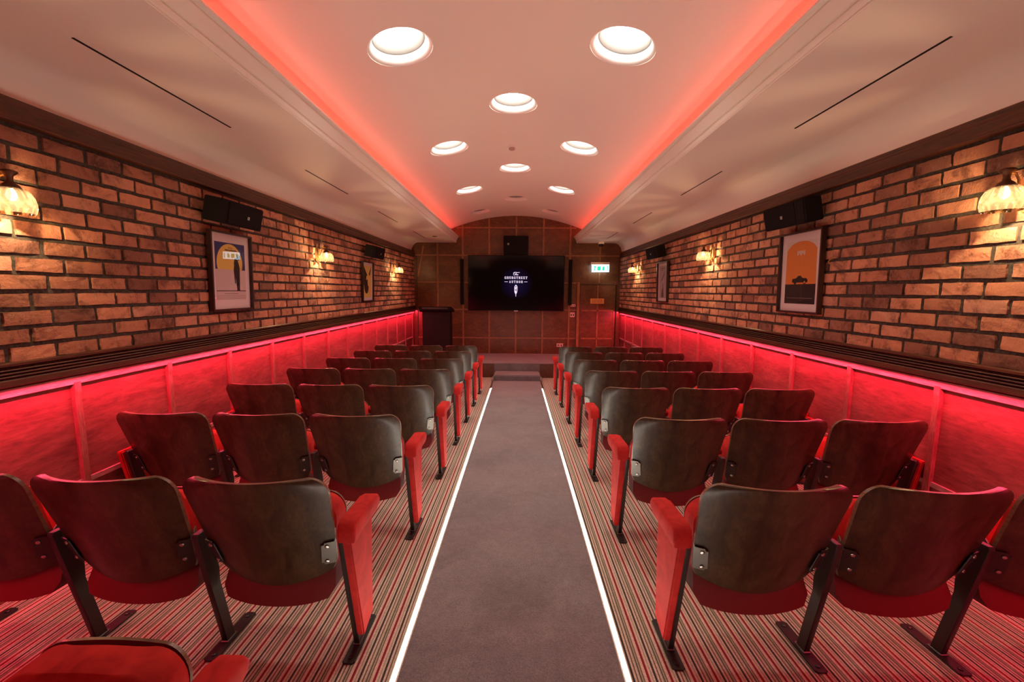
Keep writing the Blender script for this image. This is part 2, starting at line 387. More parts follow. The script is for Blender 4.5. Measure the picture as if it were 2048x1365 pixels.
# vault with round downlight openings
def arch(x): return 3.469 - (x - CX)**2/(2*4.15)
LIGHTS = []
for y, n_ in ((3.36, 2), (4.51, 1), (5.59, 2), (6.75, 1), (7.81, 2), (8.89, 1), (9.91, 2), (2.25, 1)):
    for x in ((-0.878, 0.775) if n_ == 2 else (-0.05,)): LIGHTS.append((x, y))
pr = []
for k in range(41):
    x = CX - 1.9 + 3.8*k/40; pr.append((x, arch(x)))
pr += [(CX+1.9, 2.84), (CX+2.05, 2.84), (CX+2.05, 3.78), (CX-2.05, 3.78), (CX-2.05, 2.84), (CX-1.9, 2.84)]
bm = bmesh.new(); prism(bm, pr, YB-.05, YE+.05); bmesh.ops.triangulate(bm, faces=[f for f in bm.faces if len(f.verts) > 4])
vault = obj('ceiling', bm, M_PLASTER)
bm = bmesh.new()
for x, y in LIGHTS:
    n_ = Vector(((x-CX)/4.15, 0, 1)).normalized()
    q = n_.to_track_quat('Z', 'Y').to_matrix()
    c = Vector((x, y, arch(x)))
    seg = 40; A = []; B = []
    for k in range(seg):
        p = q @ Vector((0.243*math.cos(2*math.pi*k/seg), 0.243*math.sin(2*math.pi*k/seg), 0))
        A.append(bm.verts.new(c + p - n_*0.06)); B.append(bm.verts.new(c + p + n_*0.5))
    for k in range(seg): bm.faces.new((A[k], A[(k+1) % seg], B[(k+1) % seg], B[k]))
    bm.faces.new(A[::-1]); bm.faces.new(B)
cut = obj('cutter', bm, M_PLASTER)
mod = vault.modifiers.new('holes', 'BOOLEAN'); mod.object = cut; mod.operation = 'DIFFERENCE'; mod.solver = 'EXACT'
dg = bpy.context.evaluated_depsgraph_get(); dg.update()
me = bpy.data.meshes.new_from_object(vault.evaluated_get(dg))
vault.modifiers.clear(); vault.data = me; me.name = 'ceiling'
bpy.data.objects.remove(cut, do_unlink=True)
autosmooth(vault, 25); struct(vault)

# downlights
def downlight(lit):
    root = empty('downlight')
    bm = bmesh.new()
    lathe(bm, [(.246, .0), (.243, -.001), (.238, .001), (.228, .006), (.216, .016), (.206, .030), (.200, .048), (.197, .062)], 48)
    obj('reveal', bm, M_WHITE_TRIM, root, True)
    bm = bmesh.new(); lathe(bm, [(.197, .062), (.188, .066), (.154, .160), (.152, .185)], 48)
    obj('baffle', bm, M_BAFFLE, root, True)
    bm = bmesh.new(); disc(bm, .156, .166, 48)
    obj('lens', bm, M_LENS if lit else M_DEAD, root)
    return root
def place(o, x, y):
    n_ = Vector(((x-CX)/4.15, 0, 1)).normalized()
    o.location = (x, y, arch(x)); o.rotation_euler = n_.to_track_quat('Z', 'Y').to_euler()
def dup(root, loc=None, rot=None):
    r = root.copy(); COL.objects.link(r)
    for ch in root.children:
        c = ch.copy(); COL.objects.link(c); c.parent = r
        for g in ch.children:
            d = g.copy(); COL.objects.link(d); d.parent = c
    if loc is not None: r.location = loc
    if rot is not None: r.rotation_euler = rot
    return r
ordinal = ['', 'first', 'second', 'third', 'fourth', 'fifth', 'sixth', 'seventh', 'eighth']
protoL, protoD = downlight(True), downlight(False); used = set()
DL = {3.36: 'nearest lit', 4.51: 'nearer lit', 5.59: 'second lit', 6.75: 'farther lit', 7.81: 'farthest lit', 8.89: 'dark', 9.91: 'dark', 2.25: '', 1.12: '', 0.0: '', -1.12: ''}
for x, y in LIGHTS:
    lit = 1.5 < y < 8.5
    p = protoL if lit else protoD
    o = p if p not in used else dup(p)
    used.add(p); place(o, x, y); o['category'] = 'downlight'
    side = 'left' if x < -.5 else ('right' if x > .5 else 'middle')
    if y < 3: lab = 'round recessed downlight overhead, out of the picture behind the nearest visible pair'
    elif side == 'middle':
        lab = {4.51: 'large single glowing round downlight on the ceiling centre line before the smoke detector', 6.75: 'single glowing round downlight on the ceiling centre line beyond the smoke detector', 8.89: 'unlit dark round recess on the ceiling centre line above the screen'}[y]
    else:
        lab = ('unlit dark round recess, %s one of the pair nearest the end wall' if not lit else 'glowing round recessed downlight, %s one of the ' + {3.36: 'nearest and largest pair', 5.59: 'pair either side of the smoke detector', 7.81: 'farthest lit pair'}.get(y, '')) % side
    if lit:
        l = bpy.data.lights.new('downlight_beam', 'SPOT'); l.energy = P_DOWN; l.color = (1.0, 0.87, 0.74); l.spot_size = math.radians(82); l.spot_blend = 1.0; l.shadow_soft_size = .12
        lo = bpy.data.objects.new('downlight_beam', l); COL.objects.link(lo); lo.location = (x, y, arch(x)+.12)
    o['label'] = lab; o['group'] = 'round recessed downlights in the vault'

# smoke detector, sensors
t = empty('smoke_detector', (-0.082, 5.756, arch(-0.082)))
bm = bmesh.new(); lathe(bm, [(.062, 0.002), (.062, -.012), (.055, -.02)], 28, cap1=True); obj('base', bm, M_WHITE_TRIM, t, True)
bm = bmesh.new(); lathe(bm, [(.04, -.019), (.042, -.036), (.03, -.046), (.012, -.048)], 28, cap1=True); obj('sensor_head', bm, mat('detector_grey', (.45, .38, .34), .5), t, True)
tag(t, 'small round white smoke detector on the centre of the vaulted ceiling', 'smoke detector')
bm = bmesh.new(); lathe(bm, [(.055, .002), (.055, -.006), (.04, -.010)], 24, cap1=True)
tag(obj('ceiling_sensor', bm, M_DEAD, loc=(-1.88, 9.65, 2.80)), 'small dark round sensor in the left soffit near the end wall', 'sensor')
t = empty('security_camera', (2.05, 10.60, 2.80))
obj('mount', bbox(-.065, .065, -.05, .05, -.05, .002, .006), M_WHITE_TRIM, t)
bm = bmesh.new(); lathe(bm, [(.055, -.048), (.055, -.075), (.04, -.10), (.015, -.112)], 24, cap1=True); obj('dome', bm, M_BLACKGLOSS, t, True)
tag(t, 'white boxed dome camera under the right soffit above the exit sign', 'camera')

# slot diffusers
for s, x in ((-1, -2.160), (1, 2.052)):
    for i, (a, b) in enumerate(((2.17, 3.30), (4.42, 5.49), (6.65, 7.70), (8.86, 9.93))):
        bm = bmesh.new(); box(bm, x-.0065, x+.0065, a, b, 2.797, 2.8005)
        o = obj('slot_diffuser', bm, M_BLACK)
        nm = ['nearest and longest seen', 'second nearest', 'third nearest', 'farthest, by the end wall'][i]
        tag(o, 'thin black slot air diffuser in the %s soffit, %s' % ('left' if s < 0 else 'right', nm), 'air vent', 'slot diffusers in the soffits')

# end wall ---------------------------------------------------------
bm = bmesh.new(); box(bm, -2.95, 2.95, YE, YE+.15, -0.6, 3.78)
ew = struct(obj('wall_end', bm, M_PANEL))
bm = bmesh.new(); box(bm, -2.95, 2.95, YB-.15, YB, -0.4, 3.78)
struct(obj('wall_back', bm, M_BACKWALL))
def ebat(x0, x1, z0, z1, d=.016):
    bm = bmesh.new(); box(bm, x0, x1, YE-d, YE+.01, z0, z1); obj('batten', bm, M_BATTEN, ew)
for x in (-2.05, -1.405, -.73, -.044, .646, 1.323):
    ebat(x-.021, x+.021, STAGE_Z, min(arch(x)+.02, 3.5) if abs(x) < 1.6 else 2.79, .018)
ebat(2.065, 2.10, 1.80, 2.79, .018)
for z in (.372, 1.106, 1.80, 2.485, 3.173):
    xa, xb = (-2.645, 1.56) if z < 1.9 else (-2.645, 2.60)
    if z > 3: xa, xb = -1.55, 1.46
    ebat(xa, xb, z-.017, z+.017, .015)
bm = bmesh.new()                                     # slanted batten at the left
ps = [(-2.425, 2.72), (-2.385, 2.72), (-2.535, 1.95), (-2.575, 1.95)]
prism(bm, ps, YE-.017, YE+.01); obj('batten', bm, M_BATTEN, ew)
# corner posts
for x0, x1 in ((-2.66, -2.58), (2.54, 2.62)):
    bm = bmesh.new(); box(bm, x0, x1, YE-.035, YE, -.6, 2.45); trim(bm, M_DARKWOOD)
# door
d = struct(empty('door_1', (2.05, YE, STAGE_Z)))
obj('door_leaf', bbox(-.45, .45, -.02, .02, 0, 1.785, .003), M_PANEL, d)
for a, b, c, e in ((-.45, -.405, 0, 1.785), (.405, .45, 0, 1.785), (-.018, .018, 0, 1.785), (-.405, .405, .392, .426), (-.405, .405, 1.12, 1.155)):
    obj('batten', bbox(a, b, -.032, -.018, c, e, .002), M_BATTEN if abs(a+b) < .1 else M_PANEL, d)
obj('door_frame', bbox(-.53, -.46, -.045, .01, 0, 1.86, .004), M_BATTEN, d)
obj('door_frame', bbox(-.46, .50, -.03, .01, 1.79, 1.815, .003), M_DARKWOOD, d)
obj('gap', bbox(.452, .475, -.021, .01, 0, 1.79), M_BLACK, d)
t = tag(obj('door_plate', bbox(-.175, .175, -.006, 0, -.065, .065, .004), M_BRASS, loc=(2.04, YE-.033, 1.345)), 'engraved brass plate fixed across the panelled door', 'sign')
for r_ in range(3):
    bm = bmesh.new()
    rnd = random.Random(r_)
    x = -.14
    while x < .13:
        l = rnd.uniform(.012, .04); box(bm, x, min(x+l, .14), -.0075, -.0055, .030-.03*r_-.006, .030-.03*r_+.006); x += l+.012
    obj('engraving', bm, M_BRONZE, t)

# stage and steps
bm = bmesh.new(); box(bm, -2.72, 2.68, 9.36, YE, -.7, STAGE_Z); st = struct(obj('stage', bm, M_CARPET))
for a, b in ((-2.72, -.515), (.515, 2.68)):
    bm = bmesh.new(); box(bm, a, b, 9.35, 9.37, -.6, STAGE_Z-.012); obj('riser_board', bm, M_DARKWOOD, st)
bm = bmesh.new(); box(bm, -.50, .505, 8.88, 9.37, -.6, -.214)
bmesh.ops.bevel(bm, geom=[e for e in bm.edges if all(v.co.z > -.3 for v in e.verts)], offset=.018, segments=3, affect='EDGES')
stp = struct(obj('step', bm, M_CARPET))
for a, b in ((-.53, -.50), (.505, .535)):
    bm = bmesh.new(); prism(bm, [(8.03, fz(8.03)+.010), (8.03, fz(8.03)-.02), (9.37, -.6), (9.37, -.23), (8.90, -.245), (8.84, -.30), (8.80, fz(8.8)+.012)], a, b, 'x'); obj('string_board', bm, M_DARKWOOD, stp)
# aisle runner and floor LED strips
def slopebox(bm, x0, x1, y0, y1, h0, h1):
    v, fs = box(bm, x0, x1, y0, y1, 0, 1)
    for q in v: q.co.z = fz(q.co.y) + (h1 if q.co.z > .5 else h0)
bm = bmesh.new(); slopebox(bm, -.50, .50, YB, 8.9, 0, .006)
tag(obj('carpet_runner', bm, M_CARPET), 'plain grey brown carpet runner down the centre aisle', 'carpet')
for s in (-1, 1):
    t = empty('floor_light_strip', (s*.5, 0, 0))
    bm = bmesh.new(); slopebox(bm, -.0075, .0075, YB, 8.04, 0, .0085); obj('diffuser', bm, M_LED, t)
    for k in (-1, 1):
        bm = bmesh.new(); slopebox(bm, k*.015-.0025, k*.015+.0025, YB, 8.04, 0, .0095); obj('edge_trim', bm, M_ALU, t)
    tag(t, 'white glowing floor light line along the %s edge of the aisle' % ('left' if s < 0 else 'right'), 'light strip', 'aisle floor light strips')

# ------------------------------------------------------------------ seats
def lean(H): return -0.118 - 0.355*(H - 0.40)
def sheet(W, zb, zt, yf, thick, nu=18, nv=16, rim=1):
    """curved sheet: W(v) half width, zb(u) bottom, zt(u) top, yf(u,z) rear face, thickness towards +y"""
    bm = bmesh.new(); G = []
    for side in (0, 1):
        g = []
        for j in range(nv+1):
            v = j/nv; v = 1-(1-v)**1.9 if v > 0 else 0
            row = []
            for i in range(nu+1):
                u = -1 + 2*i/nu
                H0 = zb(u); H1 = zt(u); H = H0 + (H1-H0)*v
                x = u*W(v, H1-H, H-H0)
                row.append(bm.verts.new((x, yf(u, H) + side*thick(u, v), H)))
            g.append(row)
        G.append(g)
    for side in (0, 1):
        g = G[side]
        for j in range(nv):
            for i in range(nu): bm.faces.new((g[j][i], g[j][i+1], g[j+1][i+1], g[j+1][i]))
    A, B = G
    loop = [(0, i) for i in range(nu+1)] + [(j, nu) for j in range(1, nv+1)] + [(nv, i) for i in range(nu-1, -1, -1)] + [(j, 0) for j in range(nv-1, 0, -1)]
    for k in range(len(loop)):
        a, b = loop[k], loop[(k+1) % len(loop)]
        f = bm.faces.new((A[a[0]][a[1]], A[b[0]][b[1]], B[b[0]][b[1]], B[a[0]][a[1]])); f.material_index = rim
    return bm
def corner(t, r): return 0 if t >= r else r - math.sqrt(max(0, r*r - (r-t)**2))
def shell_bm():
    return sheet(lambda v, t, b: .262 + .041*v - corner(t, .078) - corner(b, .02), lambda u: .425 - .058*(1-u*u), lambda u: .906,
                 lambda u, H: lean(H) - .030 + .062*u*u, lambda u, v: .015)
def cushion_bm():
    return sheet(lambda v, t, b: .247 + .045*v - corner(t, .09) - corner(b, .05), lambda u: .46, lambda u: .868,
                 lambda u, H: lean(H) - .014 + .062*u*u, lambda u, v: .020 + .045*(1-abs(u)**4)*math.sin(math.pi*min(1, max(0, v)))**.5, rim=0)
def squab_bm():
    def yf(u, H): return -.120 + .40*(H-.29)
    bm = sheet(lambda v, t, b: .256 - .048*v - corner(t, .085) - corner(b, .03), lambda u: .300 - .035*(1-u*u), lambda u: .684 - .006*u*u,
                 lambda u, H: yf(u, H) - .030*(1-abs(u)**4)*math.sin(math.pi*min(1, (H-.26)/.47)), lambda u, v: .085 + .030*math.sin(math.pi*v), rim=0)
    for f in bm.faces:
        if f.calc_center_median().z < .44: f.material_index = 1      # shade low on the folded squab, painted as a darker red
    return bm
def board_bm():
    def yf(u, H): return -.120 + .40*(H-.29) + .082 + .028*math.sin(math.pi*min(1, max(0, (H-.30)/.42)))
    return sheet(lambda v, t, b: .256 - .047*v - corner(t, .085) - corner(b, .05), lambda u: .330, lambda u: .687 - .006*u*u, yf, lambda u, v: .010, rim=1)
def leg_bm():
    bm = bmesh.new()
    prism(bm, [(-.030, .004), (.024, .004), (-.062, .34), (-.058, .40), (-.088, .50), (-.125, .615), (-.176, .615), (-.180, .60), (-.146, .47), (-.118, .36)], -.013, .013, 'x')
    bmesh.ops.bevel(bm, geom=bm.edges[:], offset=.002, segments=1, affect='EDGES'); return bm
def plate_bm():
    bm = bmesh.new(); box(bm, -.028, .028, -.135, .165, .002, .009)
    bmesh.ops.bevel(bm, geom=[e for e in bm.edges if abs(e.verts[0].co.z-e.verts[1].co.z) > .004], offset=.008, segments=3, affect='EDGES')
    for y in (-.105, .135): lathe(bm, [(.010, .008), (.010, .013), (.006, .015)], 10, (0, y, 0), cap1=True)
    return bm
def weld_bm():
    bm = bmesh.new(); box(bm, -.018, .018, -.036, .032, .008, .016); bmesh.ops.bevel(bm, geom=bm.edges[:], offset=.003, segments=1, affect='EDGES'); return bm
def arm_bm(wd=.076):
    bm = bmesh.new()
    ps = [(-.215, .612), (-.222, .650), (-.212, .690), (-.185, .703), (.04, .696), (.085, .688), (.104, .660), (.090, .634), (.05, .628)]
    prism(bm, ps, -wd/2, wd/2, 'x')
    bmesh.ops.bevel(bm, geom=[e for e in bm.edges if e.calc_length() < wd*.99 or abs(e.verts[0].co.x-e.verts[1].co.x) < .01], offset=.013, segments=3, profile=.6, affect='EDGES'); return bm
def panel_bm():
    bm = bmesh.new()
    prism(bm, [(-.070, .085), (.050, .125), (.062, .632), (-.205, .618)], -.018, .018, 'x')
    bmesh.ops.bevel(bm, geom=bm.edges[:], offset=.007, segments=2, affect='EDGES'); return bm
def brk_bm():
    bm = bmesh.new(); box(bm, -.028, .026, 0, .004, -.062, .062)
    bmesh.ops.bevel(bm, geom=[e for e in bm.edges if abs(e.verts[0].co.y-e.verts[1].co.y) > .003 and e.verts[0].co.x > 0], offset=.012, segments=3, affect='EDGES')
    box(bm, -.032, -.027, -.001, .075, -.06, .06); return bm
def mk(bm, m, name, ang=35):
    me = bpy.data.meshes.new(name); bmesh.ops.recalc_face_normals(bm, faces=bm.faces); bm.to_mesh(me); bm.free()
    for x in (m if isinstance(m, list) else [m]): me.materials.append(x)
    o = bpy.data.objects.new('tmp', me); autosmooth(o, ang); bpy.data.objects.remove(o); return me
def armmid_bm():
    bm = bmesh.new()
    prism(bm, [(-.100, .612), (-.106, .645), (-.092, .668), (.02, .684), (.060, .680), (.076, .655), (.06, .632), (.03, .628)], -.026, .026, 'x')
    bmesh.ops.bevel(bm, geom=bm.edges[:], offset=.008, segments=3, profile=.6, affect='EDGES'); return bm
ME = dict(armmid=mk(armmid_bm(), M_VELVET, 'armrest', 50), shell=mk(shell_bm(), [M_SHELL, M_PLYEDGE], 'backrest'), cushion=mk(cushion_bm(), M_VELVET, 'backrest_cushion', 60), squab=mk(squab_bm(), [M_VELVET, M_UNDER_SHADE], 'seat', 60),
          board=mk(board_bm(), [M_UNDER_SHADE, M_PLYEDGE], 'seat_board'), leg=mk(leg_bm(), M_STEEL, 'leg'), plate=mk(plate_bm(), M_STEEL, 'foot_plate'), weld=mk(weld_bm(), M_BRACKET, 'weld'),
          arm=mk(arm_bm(), M_VELVET, 'armrest', 50), panel=mk(panel_bm(), M_VELVET, 'side_panel', 50))
bm = bmesh.new(); lathe(bm, [(.0085, 0), (.0085, .004), (.005, .006)], 12, cap1=True); ME['screw'] = mk(bm, M_SCREW, 'screw')
ME['brk'] = mk(brk_bm(), M_BRACKET, 'bracket'); ME['brkdark'] = mk(brk_bm(), M_STEEL, 'bracket')
def part(name, me, parent, loc=(0, 0, 0), rot=(0, 0, 0), label=None):
    o = bpy.data.objects.new(name, me); COL.objects.link(o); o.parent = parent; o.location = loc; o.rotation_euler = rot
    if label: o['label'] = label
    return o
PITCHX = 0.6235
def seat(sgn, kind):
    """sgn +1: aisle on the +x side (left block). kind: aisle, middle, wall. Origin between the two feet."""
    r = empty('cinema_seat')
    part('backrest', ME['shell'], r, label='varnished brown plywood back'); part('backrest_cushion', ME['cushion'], r)
    sq = part('seat', ME['squab'], r); part('seat_board', ME['board'], sq)
    def standard(x, panel, out):
        lg = part('leg', ME['leg'], r, (x, 0, 0)); part('foot_plate', ME['plate'], lg); part('weld', ME['weld'], lg)
        part('armrest', ME['arm'] if panel and out == sgn else ME['armmid'], r, (x + out*(.040 if out == sgn else .012), 0, 0) if panel else (x, 0, 0))
        if panel: part('side_panel', ME['panel'], r, (x + out*(.034 if out == sgn else .026), 0, 0))
    standard(sgn*PITCHX/2, kind == 'aisle', sgn)
    if kind == 'wall': standard(-sgn*PITCHX/2, True, -sgn)
    for k in (-1, 1):
        H = .530; y = lean(H) - .030 + .062*.80
        bright = (kind == 'aisle' and k == sgn)
        b = part('bracket', ME['brk' if bright else 'brkdark'], r, (k*.247, y-.010, H), (math.radians(15.4), 0, 0 if k < 0 else math.pi))
        b.rotation_euler = (math.radians(19.5), 0, math.radians(24*k)); b.scale = (-k, 1, 1)
        for z in (-.042, .042): part('screw', ME['screw'], b, (.004, -.001, z), (math.pi/2, 0, 0))
    return r
protos = {}; first = set()
for sgn in (1, -1):
    for kind in ('aisle', 'middle', 'wall'): protos[(sgn, kind)] = seat(sgn, kind)
XOFF = {1: [-.03, 0, .010, .018, .026, .030, .032, .036], -1: [0, 0, .006, .006, .006, .004, .0, -.004]}
ROWS = [.86, 1.805, 2.805, 3.815, 4.77, 5.72, 6.667, 7.62]
def rowname(k): return {0: 'cut off by the bottom edge', 1: 'nearest full row', 7: 'front row by the stage'}.get(k, '%s row back from the stage' % ordinal[8-k])
for sgn, x0, blk in ((1, -.725, 'left'), (-1, .738, 'right')):
    for k, y in enumerate(ROWS):
        if sgn < 0 and k == 0: continue
        for j, kind in enumerate(('aisle', 'middle', 'wall')):
            if k == 0 and j == 2: continue
            p = protos[(sgn, kind)]
            x = x0 - sgn*PITCHX*(j + .5) + XOFF[sgn][k]
            o = p if (sgn, kind) not in first else dup(p)
            first.add((sgn, kind)); o.location = (x, y, fz(y)); o.rotation_euler = (TILT, 0, 0)
            look = {'aisle': 'on the aisle', 'middle': 'in the middle', 'wall': 'beside the wall'}[kind]
            tag(o, 'red velvet seat %s, %s block, %s' % (look, blk, rowname(k)), 'seat', 'cinema seats in the %s block' % blk)

# ------------------------------------------------------------------ screen, speakers, lectern
t = empty('television', (-.04, YE-.115, 1.783))
W2, H2 = 1.218, .697
obj('casing', bbox(-W2, W2, -.02, .085, -H2, H2, .006), M_BLACK, t)
M_SCREEN = mat('screen_glass', (0.002, 0.002, 0.004), 0.09)
n = N(M_SCREEN); v = n.coord(kind='Object'); sp = n.n('ShaderNodeVectorMath', operation='LENGTH'); n.l(v, sp.inputs[0])
n.l(n.ramp(sp.outputs['Value'], [(0.0, (0.004, 0.003, 0.020)), (0.18, (0.003, 0.002, 0.014)), (0.42, (0.0, 0.0, 0.0))]), n.b.inputs['Emission Color']); n.b.inputs['Emission Strength'].default_value = 1.0
bm = bmesh.new(); box(bm, -W2+.016, W2-.016, -.0225, -.0195, -H2+.02, H2-.014); scr = obj('screen', bm, M_SCREEN, t)
obj('stand_badge', bbox(-.05, .05, -.024, -.018, -H2-.014, -H2+.006, .002), M_SILVER, t)
M_TEXT = emis('screen_white', (0.90, 0.74, 0.92), 0.85)
def text_bm(body, size, bold=0.0, shear=0.0, space=1.0):
    cu = bpy.data.curves.new('txt', 'FONT'); cu.body = body; cu.size = size; cu.align_x = 'CENTER'; cu.align_y = 'CENTER'; cu.offset = bold; cu.shear = shear; cu.space_character = space
    o = bpy.data.objects.new('txt', cu); COL.objects.link(o)
    g = bpy.context.evaluated_depsgraph_get(); g.update(); me = bpy.data.meshes.new_from_object(o.evaluated_get(g))
    bpy.data.objects.remove(o); bm = bmesh.new(); bm.from_mesh(me); bpy.data.meshes.remove(me)
    bmesh.ops.rotate(bm, verts=bm.verts, cent=(0, 0, 0), matrix=Matrix.Rotation(math.pi/2, 3, 'X')); return bm
# slab lettering drawn on a 5x7 unit grid with serifs
SL = {
 'G': [(1,0,4,1),(1,6,4,7),(0,1,1.4,6),(4,4.6,5,6),(4,0.6,5,3.4),(2.6,2.6,5,3.5)],
 'R': [(0,0,2.2,.9),(0,6.1,3.8,7),(.6,0,1.9,7),(3.6,4,4.9,6.4),(.6,3.1,4,4),(3.2,.4,4.4,3.4),(3.4,0,5.2,.9)],
 'U': [(0,6.1,2.2,7),(2.9,6.1,5,7),(.6,1,1.9,7),(3.4,1,4.4,7),(1.2,0,4,1.1)],
 'B': [(0,0,4,.9),(0,6.1,3.8,7),(.6,0,1.9,7),(3.5,3.9,4.7,6.3),(3.7,.6,5,3.1),(.6,3.0,4.2,3.9)],
 'S': [(1,6,4,7),(0,4.2,1.3,6.2),(1,3,4,4.1),(3.7,.9,5,3.2),(.8,0,4.2,1),(0,.2,.7,2.4),(4.1,4.8,4.8,6.8)],
 'T': [(0,6,5,7),(0,4.8,.8,7),(4.2,4.8,5,7),(1.9,0,3.2,7),(1.1,0,4,.9)],
 'E': [(0,0,4.8,.9),(0,6.1,4.6,7),(.6,0,1.9,7),(.6,3.1,3.4,3.9),(4,.0,4.8,2.1),(3.9,5,4.6,7),(2.9,2.5,3.5,4.5)],
 'A': [(0,0,1.9,.9),(3.1,0,5,.9),(.6,.3,1.4,2.6),(1.0,2.2,1.9,4.8),(1.6,4.4,3.4,7),(3.1,2.2,4.1,4.8),(3.5,.3,4.5,2.6),(1,2,4,2.9)],
 'H': [(0,0,2.2,.9),(2.9,0,5,.9),(0,6.1,2.2,7),(2.9,6.1,5,7),(.6,0,1.9,7),(3.3,0,4.5,7),(1,3.1,4,4)],
 'O': [(1.1,0,3.9,1),(1.1,6,3.9,7),(0,1,1.4,6),(3.6,1,5,6)]}
def slab(word, cx, z0, hgt, adv):
    bm = bmesh.new(); s = hgt/7.0; n_ = len(word); x = cx - (n_-1)*adv/2
    for ch in word:
        for a, b, c, d_ in SL[ch]: box(bm, x+(a-2.5)*s, x+(c-2.5)*s, -.0240, -.0228, z0+b*s, z0+d_*s)
        x += adv
    return bm
lx = -.005
obj('lettering', slab('GRUBSTREET', lx, .108, .060, .0590), M_TEXT, t)
obj('lettering', slab('AUTHOR', lx, .008, .056, .0600), M_TEXT, t)
for a in (-1, 1):
    bm = bmesh.new(); box(bm, min(lx+a*.205, lx+a*.29), max(lx+a*.205, lx+a*.29), -.0240, -.0228, .032, .041); obj('dash', bm, M_TEXT, t)
bm = bmesh.new()                                   # the script word above
tube(bm, [(-.068, 0, .245), (-.050, 0, .272), (-.01, 0, .276), (.05, 0, .266), (.082, 0, .274), (.09, 0, .262)], .0055, 6)
tube(bm, [(-.03, 0, .270), (-.055, 0, .24), (-.066, 0, .215), (-.050, 0, .200), (-.025, 0, .212), (-.005, 0, .245), (.01, 0, .262)], .0048, 6)
tube(bm, [(.012, 0, .262), (-.004, 0, .225), (-.010, 0, .200), (.008, 0, .222), (.022, 0, .226), (.018, 0, .203), (.032, 0, .206), (.046, 0, .228), (.036, 0, .228), (.036, 0, .204), (.062, 0, .214)], .0055, 6)
for q in bm.verts: q.co.y = -.0235 + q.co.y*.12; q.co.x += lx
obj('lettering', bm, M_TEXT, t)
bm = bmesh.new()                                   # feather emblem
out = [(0, .0), (-.022, -.02), (-.038, -.06), (-.040, -.13), (-.036, -.19), (-.018, -.225), (-.008, -.245), (-.005, -.30), (.005, -.30), (.008, -.235), (.030, -.195), (.038, -.13), (.038, -.06), (.022, -.02)]
prism(bm, [(lx+a, -.035+b) for a, b in out], -.0240, -.0228); obj('feather', bm, M_TEXT, t)
bm = bmesh.new(); M_INK = mat('screen_black', (.004, .003, .012), .2)
for pts in ([(0, -.03), (-.014, -.045), (-.012, -.065), (0, -.075), (.012, -.062), (.012, -.045)], [(-.026, -.10), (-.014, -.11), (-.004, -.15), (-.016, -.16), (-.026, -.14)], [(.024, -.085), (.012, -.10), (.004, -.125), (.012, -.185), (.024, -.155)], [(-.02, -.082), (0, -.098), (.018, -.082), (0, -.09)]):
    prism(bm, [(lx+a, -.035+b) for a, b in pts], -.0248, -.0239)
obj('feather_cut', bm, M_INK, t)
tag(t, 'large wall mounted flat television showing a white lettered logo on black', 'television')

def badge(parent, x, y, z, s=.018):
    bm = bmesh.new()
    for a, b, c, d_ in ((-1, 1, -1, -.6), (-1, 1, .65, 1), (-1, -.6, -1, 1), (.6, 1, -1, 1), (-.2, .5, -.1, .5)): box(bm, x+a*s, x+b*s, y-.002, y+.001, z+c*s, z+d_*s)
    return obj('badge', bm, M_SILVER, parent)
t = empty('centre_speaker', (-.052, YE-.10, 2.73))
obj('cabinet', bbox(-.31, .31, -.09, .09, -.225, .225, .012), M_BLACK, t)
obj('grille', bbox(-.295, .295, -.096, -.088, -.21, .21, .004), M_GRILLE, t)
badge(t, -.19, -.097, .02, .022)
obj('wall_bracket', bbox(-.08, .08, .05, .10, -.1, .1), M_STEEL, t)
tag(t, 'black centre loudspeaker on the end wall above the television', 'speaker')
for x, nm in ((-1.425, 'left'), (1.338, 'right')):
    t = empty('column_speaker', (x, YE-.045, 1.81))
    obj('cabinet', bbox(-.04, .04, -.035, .045, -.575, .575, .006), M_BLACK, t)
    obj('grille', bbox(-.032, .032, -.040, -.033, -.56, .56, .002), M_GRILLE, t)
    tag(t, 'slim black vertical column speaker just %s of the television' % nm, 'speaker', 'column speakers beside the television')
# side wall speakers
def wall_speaker(sd):
    t = empty('wall_speaker')
    bm = bmesh.new()   # local: +x out of the wall into the room, y along the wall
    pr = [(0, -.30), (.13, -.29), (.17, -.25), (.175, .22), (.14, .275), (0, .29)]
    prism(bm, pr, -.100, .100, 'z'); bmesh.ops.bevel(bm, geom=bm.edges[:], offset=.008, segments=2, affect='EDGES')
    obj('cabinet', bm, M_BLACK, t)
    bm = bmesh.new(); box(bm, .170, .178, -.235, .205, -.088, .088); obj('grille', bm, M_GRILLE, t)
    bm = bmesh.new(); s_ = .013
    for a, b, c, d_ in ((-1, 1, -1, -.5), (-1, 1, .65, 1), (-1, -.6, -1, 1), (.6, 1, -1, 1), (-.2, .4, -.1, .4)): box(bm, .177, .1795, .02*sd+a*s_, .02*sd+b*s_, -.01+c*s_, -.01+d_*s_)
    obj('badge', bm, M_SILVER, t)
    obj('wall_bracket', bbox(-.075, .01, -.035, .035, -.05, .05, .004), M_STEEL, t)
    return t
SP = wall_speaker(1); firstsp = True
for s, y, z, nm in ((-1, 3.80, 2.262, 'nearer one on the left brick wall'), (-1, 7.45, 2.262, 'farther one on the left brick wall'), (1, 3.90, 2.300, 'nearer one on the right brick wall'), (1, 7.62, 2.300, 'farther one on the right brick wall')):
    o = SP if firstsp else dup(SP); firstsp = False
    o.location = ((XL+.075) if s < 0 else (XR-.075), y, z); o.rotation_euler = (0, math.radians(12), 0 if s < 0 else math.pi)
    tag(o, 'black horizontal wall speaker under the crown moulding, %s' % nm, 'speaker', 'wall speakers on the brick')

